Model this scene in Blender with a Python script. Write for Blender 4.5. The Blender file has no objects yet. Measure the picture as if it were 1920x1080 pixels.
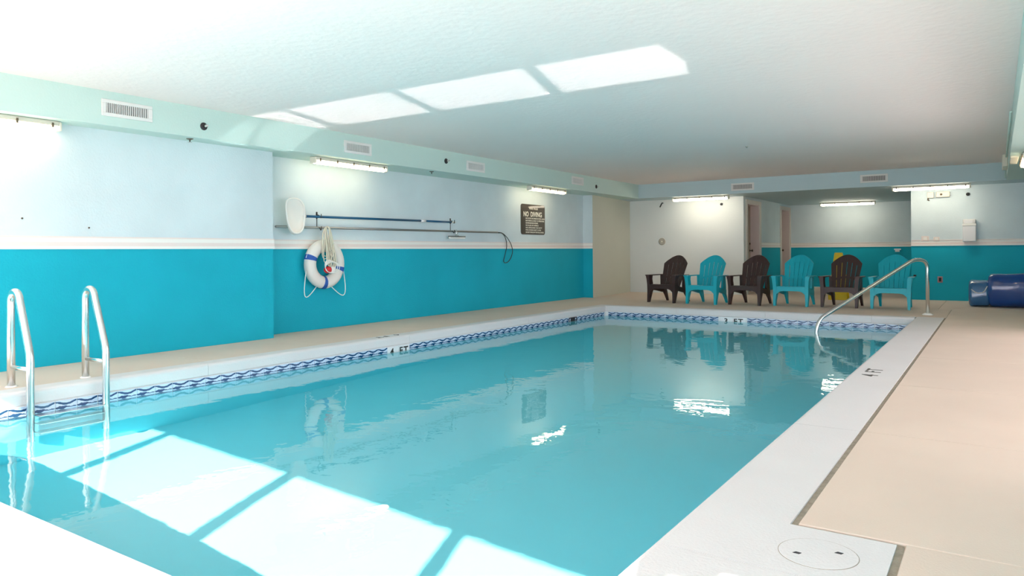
import bpy, bmesh, math, random
from mathutils import Vector, Matrix
random.seed(7)
PI = math.pi
S = bpy.context.scene
COL = S.collection

# ------------------------------------------------------------------ camera, world, sun, exposure
yaw, roll = 0.5909, -0.0071
fw = Vector((-math.sin(yaw), math.cos(yaw), 0)); r0 = Vector((math.cos(yaw), math.sin(yaw), 0)); u0 = Vector((0, 0, 1))
rt = r0 * math.cos(roll) + u0 * math.sin(roll); up = u0 * math.cos(roll) - r0 * math.sin(roll)
cam = bpy.data.cameras.new('camera'); cam.sensor_width = 36; cam.lens = 1354 * 36 / 1920
cam.shift_y = -(540 - 471.4) / 1920; cam.clip_start = 0.02; cam.clip_end = 200
co = bpy.data.objects.new('camera', cam); COL.objects.link(co); S.camera = co
co.matrix_world = Matrix(((rt.x, up.x, -fw.x, 0), (rt.y, up.y, -fw.y, 0), (rt.z, up.z, -fw.z, 1.0), (0, 0, 0, 1)))

S.view_settings.view_transform = 'Standard'; S.view_settings.look = 'None'
S.view_settings.gamma = 1; S.view_settings.use_curve_mapping = False
S.view_settings.exposure = 0.17
S.render.engine = 'CYCLES'
S.cycles.use_denoising = True
S.cycles.max_bounces = 14; S.cycles.diffuse_bounces = 8; S.cycles.glossy_bounces = 5; S.cycles.transmission_bounces = 8
S.cycles.sample_clamp_indirect = 12; S.cycles.blur_glossy = 0.3

W = bpy.data.worlds.new('world'); S.world = W; W.use_nodes = True
bg = W.node_tree.nodes['Background']; bg.inputs[0].default_value = (0.97, 0.94, 1.02, 1); bg.inputs[1].default_value = 4.2

ELEV = math.radians(36.5); AZ = math.atan(0.315)
sdir = Vector((-math.sin(AZ) * math.cos(ELEV), math.cos(AZ) * math.cos(ELEV), -math.sin(ELEV)))
sl = bpy.data.lights.new('sun', 'SUN'); sl.energy = 15; sl.angle = math.radians(0.5); sl.color = (1, 0.93, 0.86)
so = bpy.data.objects.new('sun', sl); COL.objects.link(so); so.rotation_euler = sdir.to_track_quat('-Z', 'Y').to_euler()
so.location = (2, -8, 7)
try: sl.cycles.is_caustics_light = True
except Exception as e: print('caustics light', e)
# daylight portal in the glazed wall behind the camera
pl = bpy.data.lights.new('window_portal', 'AREA'); pl.shape = 'RECTANGLE'; pl.size = 8.0; pl.size_y = 2.2
po = bpy.data.objects.new('window_portal', pl); COL.objects.link(po); po.location = (-3.2, -0.62, 1.1)
po.rotation_euler = Vector((0, 1, 0)).to_track_quat('-Z', 'Z').to_euler()
pl.cycles.is_portal = True
# second portal: unseen glazed doors added to the right wall for softer side light
pl2 = bpy.data.lights.new('added_side_portal', 'AREA'); pl2.shape = 'RECTANGLE'; pl2.size = 7.1; pl2.size_y = 2.15
po2 = bpy.data.objects.new('added_side_portal', pl2); COL.objects.link(po2); po2.location = (.95, 7.05, 1.075)
po2.rotation_euler = Vector((-1, 0, 0)).to_track_quat('-Z', 'Z').to_euler(); pl2.cycles.is_portal = True

# ------------------------------------------------------------------ materials
def lin(c): return tuple(((v / 255) / 12.92 if v / 255 <= .04045 else (((v / 255) + .055) / 1.055) ** 2.4) for v in c)
def newmat(name):
    m = bpy.data.materials.new(name); m.use_nodes = True
    return m, m.node_tree, m.node_tree.nodes['Principled BSDF']
def mat(name, col, rough=.6, metal=0, spec=.5, bump=0, bscale=60, var=0, vscale=1.2, emit=None, es=0, coat=0):
    m, nt, b = newmat(name); N = nt.nodes; L = nt.links
    b.inputs['Base Color'].default_value = (*col, 1); b.inputs['Roughness'].default_value = rough
    b.inputs['Metallic'].default_value = metal; b.inputs['Specular IOR Level'].default_value = spec
    b.inputs['Coat Weight'].default_value = coat
    tc = N.new('ShaderNodeTexCoord')
    if var:
        n = N.new('ShaderNodeTexNoise'); n.inputs['Scale'].default_value = vscale; n.inputs['Detail'].default_value = 5
        L.new(tc.outputs['Object'], n.inputs['Vector'])
        mx = N.new('ShaderNodeMix'); mx.data_type = 'RGBA'
        mx.inputs[6].default_value = (*[max(0, c * (1 - var)) for c in col], 1); mx.inputs[7].default_value = (*[min(1, c * (1 + var)) for c in col], 1)
        L.new(n.outputs['Fac'], mx.inputs[0]); L.new(mx.outputs[2], b.inputs['Base Color'])
    if bump:
        n = N.new('ShaderNodeTexNoise'); n.inputs['Scale'].default_value = bscale; n.inputs['Detail'].default_value = 3
        L.new(tc.outputs['Object'], n.inputs['Vector'])
        bp = N.new('ShaderNodeBump'); bp.inputs['Strength'].default_value = bump; bp.inputs['Distance'].default_value = .01
        L.new(n.outputs['Fac'], bp.inputs['Height']); L.new(bp.outputs[0], b.inputs['Normal'])
    if emit:
        b.inputs['Emission Color'].default_value = (*emit, 1); b.inputs['Emission Strength'].default_value = es
    return m

def two_tone(name, low, high, z=1.05):
    """wall paint: saturated teal below the rail, pale blue above"""
    m, nt, b = newmat(name); N = nt.nodes; L = nt.links
    geo = N.new('ShaderNodeNewGeometry'); sp = N.new('ShaderNodeSeparateXYZ'); L.new(geo.outputs['Position'], sp.inputs[0])
    gt = N.new('ShaderNodeMath'); gt.operation = 'GREATER_THAN'; gt.inputs[1].default_value = z; L.new(sp.outputs['Z'], gt.inputs[0])
    n = N.new('ShaderNodeTexNoise'); n.inputs['Scale'].default_value = 1.4; n.inputs['Detail'].default_value = 5
    L.new(geo.outputs['Position'], n.inputs['Vector'])
    mx = N.new('ShaderNodeMix'); mx.data_type = 'RGBA'; mx.inputs[6].default_value = (*low, 1); mx.inputs[7].default_value = (*high, 1)
    L.new(gt.outputs[0], mx.inputs[0])
    hv = N.new('ShaderNodeHueSaturation'); mr = N.new('ShaderNodeMapRange'); mr.inputs[1].default_value = .3; mr.inputs[2].default_value = .7
    mr.inputs[3].default_value = .93; mr.inputs[4].default_value = 1.05
    L.new(n.outputs['Fac'], mr.inputs[0]); L.new(mr.outputs[0], hv.inputs['Value']); L.new(mx.outputs[2], hv.inputs['Color'])
    L.new(hv.outputs[0], b.inputs['Base Color']); b.inputs['Roughness'].default_value = .6; b.inputs['Specular IOR Level'].default_value = .15
    n2 = N.new('ShaderNodeTexNoise'); n2.inputs['Scale'].default_value = 55; n2.inputs['Detail'].default_value = 2
    L.new(geo.outputs['Position'], n2.inputs['Vector'])
    bp = N.new('ShaderNodeBump'); bp.inputs['Strength'].default_value = .25; bp.inputs['Distance'].default_value = .008
    L.new(n2.outputs['Fac'], bp.inputs['Height']); L.new(bp.outputs[0], b.inputs['Normal'])
    return m

TEAL = (0.01, 0.41, 0.54); PALE = (0.64, 0.74, 0.78)
M_wall = two_tone('paint_two_tone', TEAL, PALE)
M_white = mat('paint_white', (.72, .76, .76), .6, bump=.2, bscale=50, var=.03)
M_colside = mat('paint_cream', (.62, .62, .53), .6, bump=.2, bscale=50, var=.04)
M_bulk = mat('paint_seafoam', (.55, .71, .67), .6, bump=.15, bscale=50, var=.03)
M_soffit = mat('paint_soffit_blue', (.50, .64, .69), .6, bump=.15, bscale=50, var=.03)
M_ceil = mat('ceiling_plaster', (.95, .84, .82), .8, bump=.5, bscale=14, var=.03, vscale=.8)
M_deck = mat('deck_beige', (.68, .56, .47), .85, spec=.2, bump=.15, bscale=120, var=.07, vscale=1.6)
M_cop = mat('coping_white', (.68, .66, .66), .7, spec=.25, bump=.2, bscale=90, var=.04, vscale=2.5)
M_joint = mat('joint_filler', lin((150, 140, 125)), .9, bump=.8, bscale=60, var=.35, vscale=25)
M_basin = mat('pool_plaster', (.22, .71, .80), .8, var=.04, vscale=.6)
M_rail = mat('rail_cream', (.80, .70, .67), .5)
M_railw = mat('rail_white', lin((240, 238, 234)), .5)
M_steel = mat('stainless_steel', (.80, .80, .78), .26, metal=1)
M_steel2 = mat('brushed_steel', (.45, .44, .42), .3, metal=1)
M_brown = mat('resin_brown', (.045, .022, .020), .42, spec=.5, var=.08)
M_teal = mat('resin_teal', (.0, .40, .50), .42, spec=.5, var=.04)
M_lampbase = mat('lamp_housing', (.62, .58, .50), .5)
M_clip = mat('lamp_clip', (.12, .09, .06), .5)
M_glow = mat('lamp_diffuser', (.9, .9, .85), .4, emit=(1.0, .80, .52), es=11.0)
M_glow2 = mat('lamp_diffuser_boosted', (.9, .9, .85), .4, emit=(1.0, .87, .68), es=22.0)  # same lens, glow boosted to brighten the dim far end
M_ventw = mat('vent_white', (.78, .77, .76), .45)
M_dark = mat('dark_void', (.03, .03, .035), .8)
M_black = mat('black_plastic', (.02, .02, .02), .5)
M_brass = mat('sprinkler_metal', (.25, .22, .18), .35, metal=1)
M_blackpaint = mat('black_lettering', (.015, .015, .015), .6)
M_worn = mat('worn_lettering', (.10, .09, .08), .8, var=.5, vscale=30)
M_sign = mat('sign_brown', lin((58, 50, 40)), .4, coat=.3)
M_letter = mat('sign_lettering', (.82, .80, .72), .6)
M_bluepole = mat('pole_blue', (.0, .08, .19), .35)
M_alu = mat('aluminium', (.35, .35, .34), .4, metal=1)
M_net = mat('net_white', (.86, .82, .77), .8)
M_buoy = mat('buoy_white', (.80, .76, .72), .5, var=.04, vscale=6)
M_strap = mat('strap_blue', (.02, .10, .42), .6)
M_rope = mat('rope_cream', (.72, .68, .56), .85)
M_ropew = mat('rope_white', (.85, .86, .84), .8)
M_red = mat('float_red', (.65, .02, .03), .4)
M_yellow = mat('yellow_plastic', (.72, .52, .0), .45)
M_orange = mat('orange_print', (.8, .15, .02), .6)
M_tarp = mat('tarp_blue', (.0, .06, .30), .22, spec=.8, coat=.6, bump=.4, bscale=9)
M_tarp2 = mat('tarp_film', (.02, .14, .34), .2, spec=.8, coat=.8, bump=.5, bscale=12)
M_plastw = mat('white_plastic', (.82, .82, .84), .35)
M_plastc = mat('cream_plastic', (.74, .70, .60), .45)
M_doorw = mat('door_frame_paint', (.72, .66, .60), .5)
M_doorb = mat('door_leaf', (.50, .40, .32), .5, var=.08)
M_doorp = mat('door_reveal', (.70, .58, .56), .5)
M_knob = mat('knob_metal', (.12, .09, .07), .35, metal=1)
M_patio = mat('patio_concrete', (.55, .54, .50), .85, var=.08)
M_frame = mat('window_frame', (.75, .75, .75), .5)
M_grout = mat('grout', (.72, .74, .75), .8)

def tile_mat():
    m, nt, b = newmat('wave_tile_glaze'); N = nt.nodes; L = nt.links
    uv = N.new('ShaderNodeUVMap'); uv.uv_map = 'UVMap'
    nz = N.new('ShaderNodeTexNoise'); nz.inputs['Scale'].default_value = 5; L.new(uv.outputs[0], nz.inputs['Vector'])
    sp = N.new('ShaderNodeSeparateXYZ'); L.new(uv.outputs[0], sp.inputs[0])
    def M(op, a, b_=None, c=None):
        n = N.new('ShaderNodeMath'); n.operation = op
        for i, v in enumerate((a, b_, c)):
            if v is None: continue
            if isinstance(v, (int, float)): n.inputs[i].default_value = v
            else: L.new(v, n.inputs[i])
        return n.outputs[0]
    x = sp.outputs['X']; wob = M('MULTIPLY', M('SUBTRACT', nz.outputs['Fac'], .5), .13)
    y = M('ADD', sp.outputs['Y'], wob)
    ax = M('MULTIPLY', M('ABSOLUTE', M('SUBTRACT', x, .5)), 2)
    yt = M('MULTIPLY_ADD', ax, .14, .80)
    th = M('MULTIPLY_ADD', ax, -.03, .068)
    top = M('LESS_THAN', M('ABSOLUTE', M('SUBTRACT', y, yt)), th)
    yb = M('SUBTRACT', 1.0, yt)
    bot = M('LESS_THAN', M('ABSOLUTE', M('SUBTRACT', y, yb)), th)
    g = M('POWER', 2.718, M('MULTIPLY', M('POWER', M('DIVIDE', M('SUBTRACT', x, .27), .2), 2), -1))
    thm = M('MULTIPLY_ADD', g, .065, .022)
    mid = M('MAXIMUM', M('LESS_THAN', M('ABSOLUTE', M('SUBTRACT', y, .645)), thm), M('LESS_THAN', M('ABSOLUTE', M('SUBTRACT', y, .355)), thm))
    tot = M('MAXIMUM', M('MAXIMUM', top, bot), mid)
    mx = N.new('ShaderNodeMix'); mx.data_type = 'RGBA'
    mx.inputs[6].default_value = (.50, .62, .78, 1); mx.inputs[7].default_value = (.004, .05, .15, 1)
    L.new(tot, mx.inputs[0]); L.new(mx.outputs[2], b.inputs['Base Color'])
    b.inputs['Roughness'].default_value = .2
    return m
M_tile = tile_mat()
M_tilew = mat('white_tile', (.78, .80, .82), .2)

def water_mat():
    m, nt, b = newmat('water'); N = nt.nodes; L = nt.links
    N.remove(b); out = N['Material Output']
    g = N.new('ShaderNodeBsdfGlass'); g.inputs['IOR'].default_value = 1.33; g.inputs['Roughness'].default_value = 0
    g.inputs['Color'].default_value = (.96, 1, 1, 1)
    geo = N.new('ShaderNodeNewGeometry')
    mp = N.new('ShaderNodeMapping'); mp.inputs['Scale'].default_value = (1, 1, 1); L.new(geo.outputs['Position'], mp.inputs[0])
    n1 = N.new('ShaderNodeTexNoise'); n1.inputs['Scale'].default_value = 1.6; n1.inputs['Detail'].default_value = 3
    n1.inputs['Distortion'].default_value = .6; L.new(mp.outputs[0], n1.inputs['Vector'])
    n2 = N.new('ShaderNodeTexNoise'); n2.inputs['Scale'].default_value = 12; n2.inputs['Detail'].default_value = 2; L.new(mp.outputs[0], n2.inputs['Vector'])
    ad = N.new('ShaderNodeMath'); ad.operation = 'MULTIPLY_ADD'; ad.inputs[1].default_value = .11
    L.new(n2.outputs['Fac'], ad.inputs[0]); L.new(n1.outputs['Fac'], ad.inputs[2])
    bp = N.new('ShaderNodeBump'); bp.inputs['Strength'].default_value = .5; bp.inputs['Distance'].default_value = .008
    L.new(ad.outputs[0], bp.inputs['Height']); L.new(bp.outputs[0], g.inputs['Normal'])
    L.new(g.outputs[0], out.inputs['Surface'])
    return m
M_water = water_mat()

# ------------------------------------------------------------------ mesh helpers
class MB:
    def __init__(s): s.v = []; s.f = []; s.mi = []; s.sm = []; s.uv = {}
    def add(s, vs, fs, mi=0, smooth=False):
        o = len(s.v); s.v += [tuple(p) for p in vs]
        for f in fs: s.f.append(tuple(i + o for i in f)); s.mi.append(mi); s.sm.append(smooth)
    def box(s, x0, x1, y0, y1, z0, z1, mi=0):
        x0, x1 = sorted((x0, x1)); y0, y1 = sorted((y0, y1)); z0, z1 = sorted((z0, z1))
        s.add([(x0, y0, z0), (x1, y0, z0), (x1, y1, z0), (x0, y1, z0), (x0, y0, z1), (x1, y0, z1), (x1, y1, z1), (x0, y1, z1)],
              [(0, 3, 2, 1), (4, 5, 6, 7), (0, 1, 5, 4), (1, 2, 6, 5), (2, 3, 7, 6), (3, 0, 4, 7)], mi)
    def bbox(s, x0, x1, y0, y1, z0, z1, r=.005, mi=0, seg=2):
        """bevelled box"""
        bm = bmesh.new(); bmesh.ops.create_cube(bm, size=1)
        for v in bm.verts: v.co = Vector(((x0 + x1) / 2 + v.co.x * abs(x1 - x0), (y0 + y1) / 2 + v.co.y * abs(y1 - y0), (z0 + z1) / 2 + v.co.z * abs(z1 - z0)))
        bmesh.ops.bevel(bm, geom=bm.edges[:], offset=r, segments=seg, affect='EDGES', profile=.5)
        bm.verts.index_update()
        s.add([v.co[:] for v in bm.verts], [[v.index for v in f.verts] for f in bm.faces], mi, True)
        big = [i for i, f in enumerate(bm.faces) if f.calc_area() > .35 * max(g.calc_area() for g in bm.faces) or max(abs(c) for c in f.normal) > .999]
        k0 = len(s.f) - len(bm.faces)
        for i in big: s.sm[k0 + i] = False
        bm.free()
    def prism(s, poly, z0, z1, mi=0, side_mi=None):
        n = len(poly); vs = [(x, y, z0) for x, y in poly] + [(x, y, z1) for x, y in poly]
        s.add(vs, [tuple(range(n - 1, -1, -1)), tuple(range(n, 2 * n))], mi)
        o = len(s.v) - 2 * n
        for i in range(n):
            j = (i + 1) % n; s.f.append((o + i, o + j, o + n + j, o + n + i)); s.mi.append(side_mi[i] if side_mi else mi); s.sm.append(False)
    def tube(s, path, r, n=10, mi=0, closed=False, cap=True):
        P = [Vector(p) for p in path]; m = len(P); R = r if isinstance(r, (list, tuple)) else [r] * m
        T = []
        for i in range(m):
            a = P[(i - 1) % m] if (i > 0 or closed) else P[i]; b = P[(i + 1) % m] if (i < m - 1 or closed) else P[i]
            T.append((b - a).normalized())
        ref = Vector((0, 0, 1)) if abs(T[0].z) < .9 else Vector((1, 0, 0))
        nrm = (ref - T[0] * ref.dot(T[0])).normalized(); vs = []
        for i in range(m):
            nrm = (nrm - T[i] * nrm.dot(T[i])).normalized(); bn = T[i].cross(nrm)
            for k in range(n):
                a = 2 * PI * k / n; vs.append(P[i] + (nrm * math.cos(a) + bn * math.sin(a)) * R[i])
        fs = []
        for i in range(m if closed else m - 1):
            j = (i + 1) % m
            for k in range(n): l = (k + 1) % n; fs.append((i * n + k, i * n + l, j * n + l, j * n + k))
        if cap and not closed: fs += [tuple(range(n - 1, -1, -1)), tuple(range((m - 1) * n, m * n))]
        s.add(vs, fs, mi, True)
    def lathe(s, prof, c=(0, 0, 0), axis='z', n=24, mi=0, smooth=True):
        """prof: (radius, height) list revolved about axis through c"""
        vs = []
        for r, h in prof:
            for k in range(n):
                a = 2 * PI * k / n; p, q = r * math.cos(a), r * math.sin(a)
                v = (p, q, h) if axis == 'z' else ((h, p, q) if axis == 'x' else (q, h, p))
                vs.append((v[0] + c[0], v[1] + c[1], v[2] + c[2]))
        fs = []
        for i in range(len(prof) - 1):
            for k in range(n): l = (k + 1) % n; fs.append((i * n + k, i * n + l, (i + 1) * n + l, (i + 1) * n + k))
        fs += [tuple(range(n - 1, -1, -1)), tuple(range((len(prof) - 1) * n, len(prof) * n))]
        s.add(vs, fs, mi, smooth)
    def mesh(s, name, mats):
        me = bpy.data.meshes.new(name); me.from_pydata(s.v, [], s.f)
        for m in (mats if isinstance(mats, (list, tuple)) else [mats]): me.materials.append(m)
        me.polygons.foreach_set('material_index', s.mi); me.polygons.foreach_set('use_smooth', s.sm)
        bm = bmesh.new(); bm.from_mesh(me); bmesh.ops.recalc_face_normals(bm, faces=bm.faces[:]); bm.to_mesh(me); bm.free()
        me.update(); return me
    def build(s, name, mats, parent=None, **k):
        return link(name, s.mesh(name, mats), parent, **k)

def link(name, me, parent=None, label=None, cat=None, group=None, kind=None, loc=None):
    o = bpy.data.objects.new(name, me); COL.objects.link(o)
    if parent: o.parent = parent
    if loc: o.location = loc
    tag(o, label, cat, group, kind); return o
def tag(o, label=None, cat=None, group=None, kind=None):
    if label: o['label'] = label
    if cat: o['category'] = cat
    if group: o['group'] = group
    if kind: o['kind'] = kind
    return o
def thing(name, label, cat, loc=(0, 0, 0), rz=0, group=None):
    o = bpy.data.objects.new(name, None); COL.objects.link(o); o.location = loc; o.rotation_euler = (0, 0, rz)
    o.empty_display_size = .1
    return tag(o, label, cat, group)
def dup(root, loc, rz=None, label=None, mats=None):
    def cp(o, par):
        c = o.copy(); COL.objects.link(c)
        if par: c.parent = par
        for ch in list(o.children): cp(ch, c)
        return c
    r = cp(root, None); r.location = loc
    if rz is not None: r.rotation_euler = (0, 0, rz)
    if label: r['label'] = label
    return r
def text_mesh(s, size, extrude=.0008, align='CENTER', bold=0.0, sx=1.0, spacing=1.0):
    cu = bpy.data.curves.new('t', 'FONT'); cu.body = s; cu.size = size; cu.extrude = extrude; cu.align_x = align; cu.align_y = 'CENTER'
    cu.offset = bold; cu.space_character = spacing; cu.resolution_u = 3
    o = bpy.data.objects.new('t', cu); COL.objects.link(o)
    dg = bpy.context.evaluated_depsgraph_get(); dg.update()
    me = bpy.data.meshes.new_from_object(o.evaluated_get(dg))
    bpy.data.objects.remove(o); bpy.data.curves.remove(cu)
    for v in me.vertices: v.co.x *= sx
    return me
def place_text(name, s, size, origin, xdir, ydir, m, parent=None, sx=1.0, align='CENTER', bold=0, extrude=.0008, **k):
    me = text_mesh(s, size, extrude, align, bold, sx)
    X = Vector(xdir).normalized(); Y = Vector(ydir).normalized(); Z = X.cross(Y)
    me.transform(Matrix(((X.x, Y.x, Z.x, origin[0]), (X.y, Y.y, Z.y, origin[1]), (X.z, Y.z, Z.z, origin[2]), (0, 0, 0, 1))))
    me.materials.clear(); me.materials.append(m)
    return link(name, me, parent, **k)
def arc(c, r, a0, a1, n, ax1, ax2):
    A = Vector(ax1); B = Vector(ax2); c = Vector(c)
    return [c + A * (r * math.cos(a0 + (a1 - a0) * i / n)) + B * (r * math.sin(a0 + (a1 - a0) * i / n)) for i in range(n + 1)]
def round_path(pts, r, n=8):
    """polyline with its inner corners rounded"""
    P = [Vector(p) for p in pts]; out = [P[0]]
    for i in range(1, len(P) - 1):
        rr = r[i - 1] if isinstance(r, (list, tuple)) else r
        a = (P[i - 1] - P[i]); b = (P[i + 1] - P[i]); d = min(rr, a.length * .49, b.length * .49)
        p0 = P[i] + a.normalized() * d; p1 = P[i] + b.normalized() * d
        for k in range(n + 1):
            t = k / n; out.append(p0 * (1 - t) ** 2 + P[i] * 2 * t * (1 - t) + p1 * t * t)
    out.append(P[-1]); return out

# ------------------------------------------------------------------ dimensions
ZU, ZC = 2.19, 2.505                      # underside of bulkheads, ceiling
PX0, PX1, PY0, PY1 = -5.94, -0.99, 1.29, 11.92   # pool inner edge
ZW = -0.18                                # water level
YW = -0.5                                 # glazed wall
XR = 0.78
YF = 16.15; YA = 20.5                     # far wall, alcove back wall
AX0, AX1 = -4.65, -1.39

# ------------------------------------------------------------------ room shell
b = MB()
poly = [(-7.08, YW - .1), (-7.08, 5.5), (-7.38, 5.5), (-7.38, 13.75), (-7.15, 13.75), (-7.38, YF), (-7.9, YF), (-7.9, YW - .1)]
b.prism(poly[::-1], 0, ZU, 0, None)
# side material of the cream pier face (segment between points 4 and 5)
wl = b.build('wall_left', [M_wall, M_colside], kind='structure')
for p in wl.data.polygons:
    c = p.center
    if p.normal.x > .9 and 14 < c.y < 16 and abs(p.normal.z) < .1 and abs(p.normal.y) > .02: p.material_index = 1
b = MB()
b.box(-7.9, AX0, YF, YF + .15, 0, ZU)
b.build('wall_far', [M_white], kind='structure')
b = MB(); b.box(AX1, XR + .2, YF, YF + .15, 0, ZU); b.build('wall_far_right', [M_wall], kind='structure')
b = MB(); b.box(AX0 - .6, XR + .2, YA, YA + .15, 0, ZU); b.build('wall_alcove_back', [M_wall], kind='structure')
b = MB(); b.box(XR, XR + .15, YW - .1, 3.5, 0, ZU); b.box(XR, XR + .15, 10.6, YF, 0, ZU); b.box(XR, XR + .15, 3.5, 10.6, 2.15, ZU)
b.build('wall_right', [M_wall], kind='structure')
w2 = thing('added_side_window', None, None); tag(w2, kind='structure')  # unseen glazing, added to bring daylight in from the side
for y in (3.55, 5.94, 8.20, 10.54): b = MB(); b.box(XR + .03, XR + .10, y - .05, y + .05, 0, 2.15); b.build('mullion', [M_frame], w2)
b = MB(); b.box(XR + .15, 4.2, -4, 22, 2.30, 2.42); b.build('added_sun_baffle', [M_ceil], kind='structure')  # unseen slab added to keep direct sun out of the side openings
# alcove left wall with two door openings
D1 = (16.42, 17.42); D2 = (19.50, 20.40); DT = 2.05
b = MB()
b.box(AX0 - .35, AX0, YF + .15, D1[0], 0, ZU); b.box(AX0 - .35, AX0, D1[1], D2[0], 0, ZU); b.box(AX0 - .35, AX0, D2[1], YA, 0, ZU)
b.box(AX0 - .35, AX0, D1[0], D1[1], DT, ZU); b.box(AX0 - .35, AX0, D2[0], D2[1], DT, ZU)
b.build('wall_alcove_left', [M_wall], kind='structure')
b = MB(); b.box(-.9, -.75, YF + .15, YA, 0, ZU); b.build('wall_alcove_right', [M_wall], kind='structure')
b = MB(); b.box(-7.9, XR + .15, YW - .12, YF + .15, ZC, ZC + .12); b.build('ceiling', [M_ceil], kind='structure')
b = MB(); b.box(-7.9, -6.8, YW - .12, 15.35, ZU, ZC); b.build('trim_1', [M_bulk], kind='structure', label='pale green bulkhead running along the left wall under the ceiling')
b = MB(); b.box(-7.9, XR + .2, 15.35, YA + .15, ZU, ZC); b.build('trim_2', [M_soffit], kind='structure', label='pale blue soffit across the far end of the room')
b = MB(); b.box(.152, XR + .15, YW - .12, 15.35, ZU, ZC); b.build('trim_3', [M_bulk], kind='structure', label='pale green beam along the right side of the ceiling')
# chair rail: a cream moulding over a white bead
def rail(n, p0, p1, nx, ny):
    b = MB(); x0, y0 = p0; x1, y1 = p1
    for z0, z1, t, mi in ((1.05, 1.078, .016, 1), (1.078, 1.115, .008, 0), (1.115, 1.155, .005, 1), (1.155, 1.167, .013, 0)):
        b.box(min(x0, x1, x0 + nx * t, x1 + nx * t), max(x0, x1, x0 + nx * t, x1 + nx * t),
              min(y0, y1, y0 + ny * t, y1 + ny * t), max(y0, y1, y0 + ny * t, y1 + ny * t), z0, z1, mi)
    b.build('trim_%d' % n, [M_rail, M_railw], kind='structure', label='thin cream and white chair rail moulding on the wall')
rail(4, (-7.08, YW), (-7.08, 5.514), 1, 0); rail(5, (-7.38, 5.5), (-7.38, 13.75), 1, 0); rail(6, (-7.38, 13.75), (-7.15, 13.75), 0, -1)
rail(7, (AX1, YF), (XR, YF), 0, -1); rail(8, (AX0, YA), (-.9, YA), 0, -1); rail(9, (AX0, D1[1] + .13), (AX0, D2[0] - .13), 1, 0)
rail(10, (-7.08, 5.5), (-7.38, 5.5), 0, 1); rail(11, (XR, YW), (XR, 3.5), -1, 0); rail(12, (XR, 10.6), (XR, YF - .014), -1, 0)

# glazed wall behind the camera: header, mullions, sill (sunlight comes through it)
b = MB(); b.box(-7.9, XR + .15, YW - .12, YW, ZU, ZC); b.build('wall_near', [M_bulk], kind='structure')
MULL = [-.06, -1.425, -2.925, -4.46, -5.98]
w = thing('window_1', None, None); tag(w, kind='structure')
b = MB(); b.box(-7.08, XR, YW - .08, YW - .02, ZU - .006, ZU); b.build('window_frame', [M_frame], w)
for x in MULL:
    b = MB(); b.box(x - .05, x + .05, YW - .08, YW - .02, 0, ZU - .006); b.build('mullion', [M_frame], w)
b = MB(); b.box(-.02, .13, YW - .02, YW + .04, 2.04, 2.085); b.tube(round_path([(.11, YW + .02, 2.06), (.20, YW + .05, 2.0), (.26, YW + .02, 2.1)], .06), .012, 8)
b.build('door_closer', [M_frame], w)
b = MB(); b.box(-16, 14, -14, YW - .1, -.2, -.02); b.box(XR + .1, 14, YW - .1, 24, -.2, -.02); b.build('floor_patio', [M_patio], kind='structure')

# ------------------------------------------------------------------ deck: a slab grid with recessed joints
fl = thing('floor', None, None); tag(fl, kind='structure')
b = MB()
def ring(b, x0, x1, y0, y1, X0, X1, Y0, Y1, z0, z1):
    b.box(X0, X1, Y0, y0, z0, z1); b.box(X0, X1, y1, Y1, z0, z1); b.box(X0, x0, y0, y1, z0, z1); b.box(x1, X1, y0, y1, z0, z1)
ring(b, PX0 - .02, PX1 + .02, PY0 - .02, PY1 + .02, -7.9, XR + .1, YW - .1, YA + .1, -.06, -.007)
b.build('slab_bed', [M_joint], fl)
CX0, CX1, CY0, CY1 = -6.115, -.63, .75, 12.10     # outer edge of the coping
gap = .0025
def slab(x0, x1, y0, y1, g=gap, ch=None):
    b = MB(); b.bbox(x0 + g, x1 - g, y0 + g, y1 - g, -.05, 0, .003, seg=1); b.build('deck_slab', [M_deck], fl)
ys = [2.765, 4.355, 5.98, 7.60, 9.22, 10.84, 12.46]
for i in range(len(ys) - 1):
    x0 = CX1 + .022
    if ys[i + 1] > 12.2: slab(x0, XR, ys[i], 12.46)
    else: slab(x0, XR, ys[i], ys[i + 1])
slab(-.262, XR, .9, 2.765); slab(-7.08, XR, YW, .75 - 0)
yl = [.75, 2.4, 4.0, 5.5]
for i in range(3): slab(-7.08, CX0, yl[i], yl[i + 1])
yl = [5.5, 7.2, 8.8, 10.4, 12.10]
for i in range(4): slab(-7.38, CX0, yl[i], yl[i + 1], .003)
xl = [-7.38, -5.7, -4.0, -2.4, CX1 + .022]
for i in range(4): slab(xl[i], xl[i + 1], 12.10, 13.75, .003)
xl = [-7.38, -5.7, -4.0, -2.4, -.8, XR]
for i in range(5): slab(xl[i], xl[i + 1], 13.75, YF, .002)
slab(CX1 + .022, XR, 12.46, 13.75, .003)
xl = [AX0, -3.0, -1.39, -.9]
for i in range(3): slab(xl[i], xl[i + 1], YF, YA, .002)
slab(AX0 - .35, AX0, D1[0], D1[1], .002); slab(AX0 - .35, AX0, D2[0], D2[1], .002)
slab(CX1 + .022, -.262, .9, 2.1, .002); slab(CX1 + .022, XR, .75, .9, .002)

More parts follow.
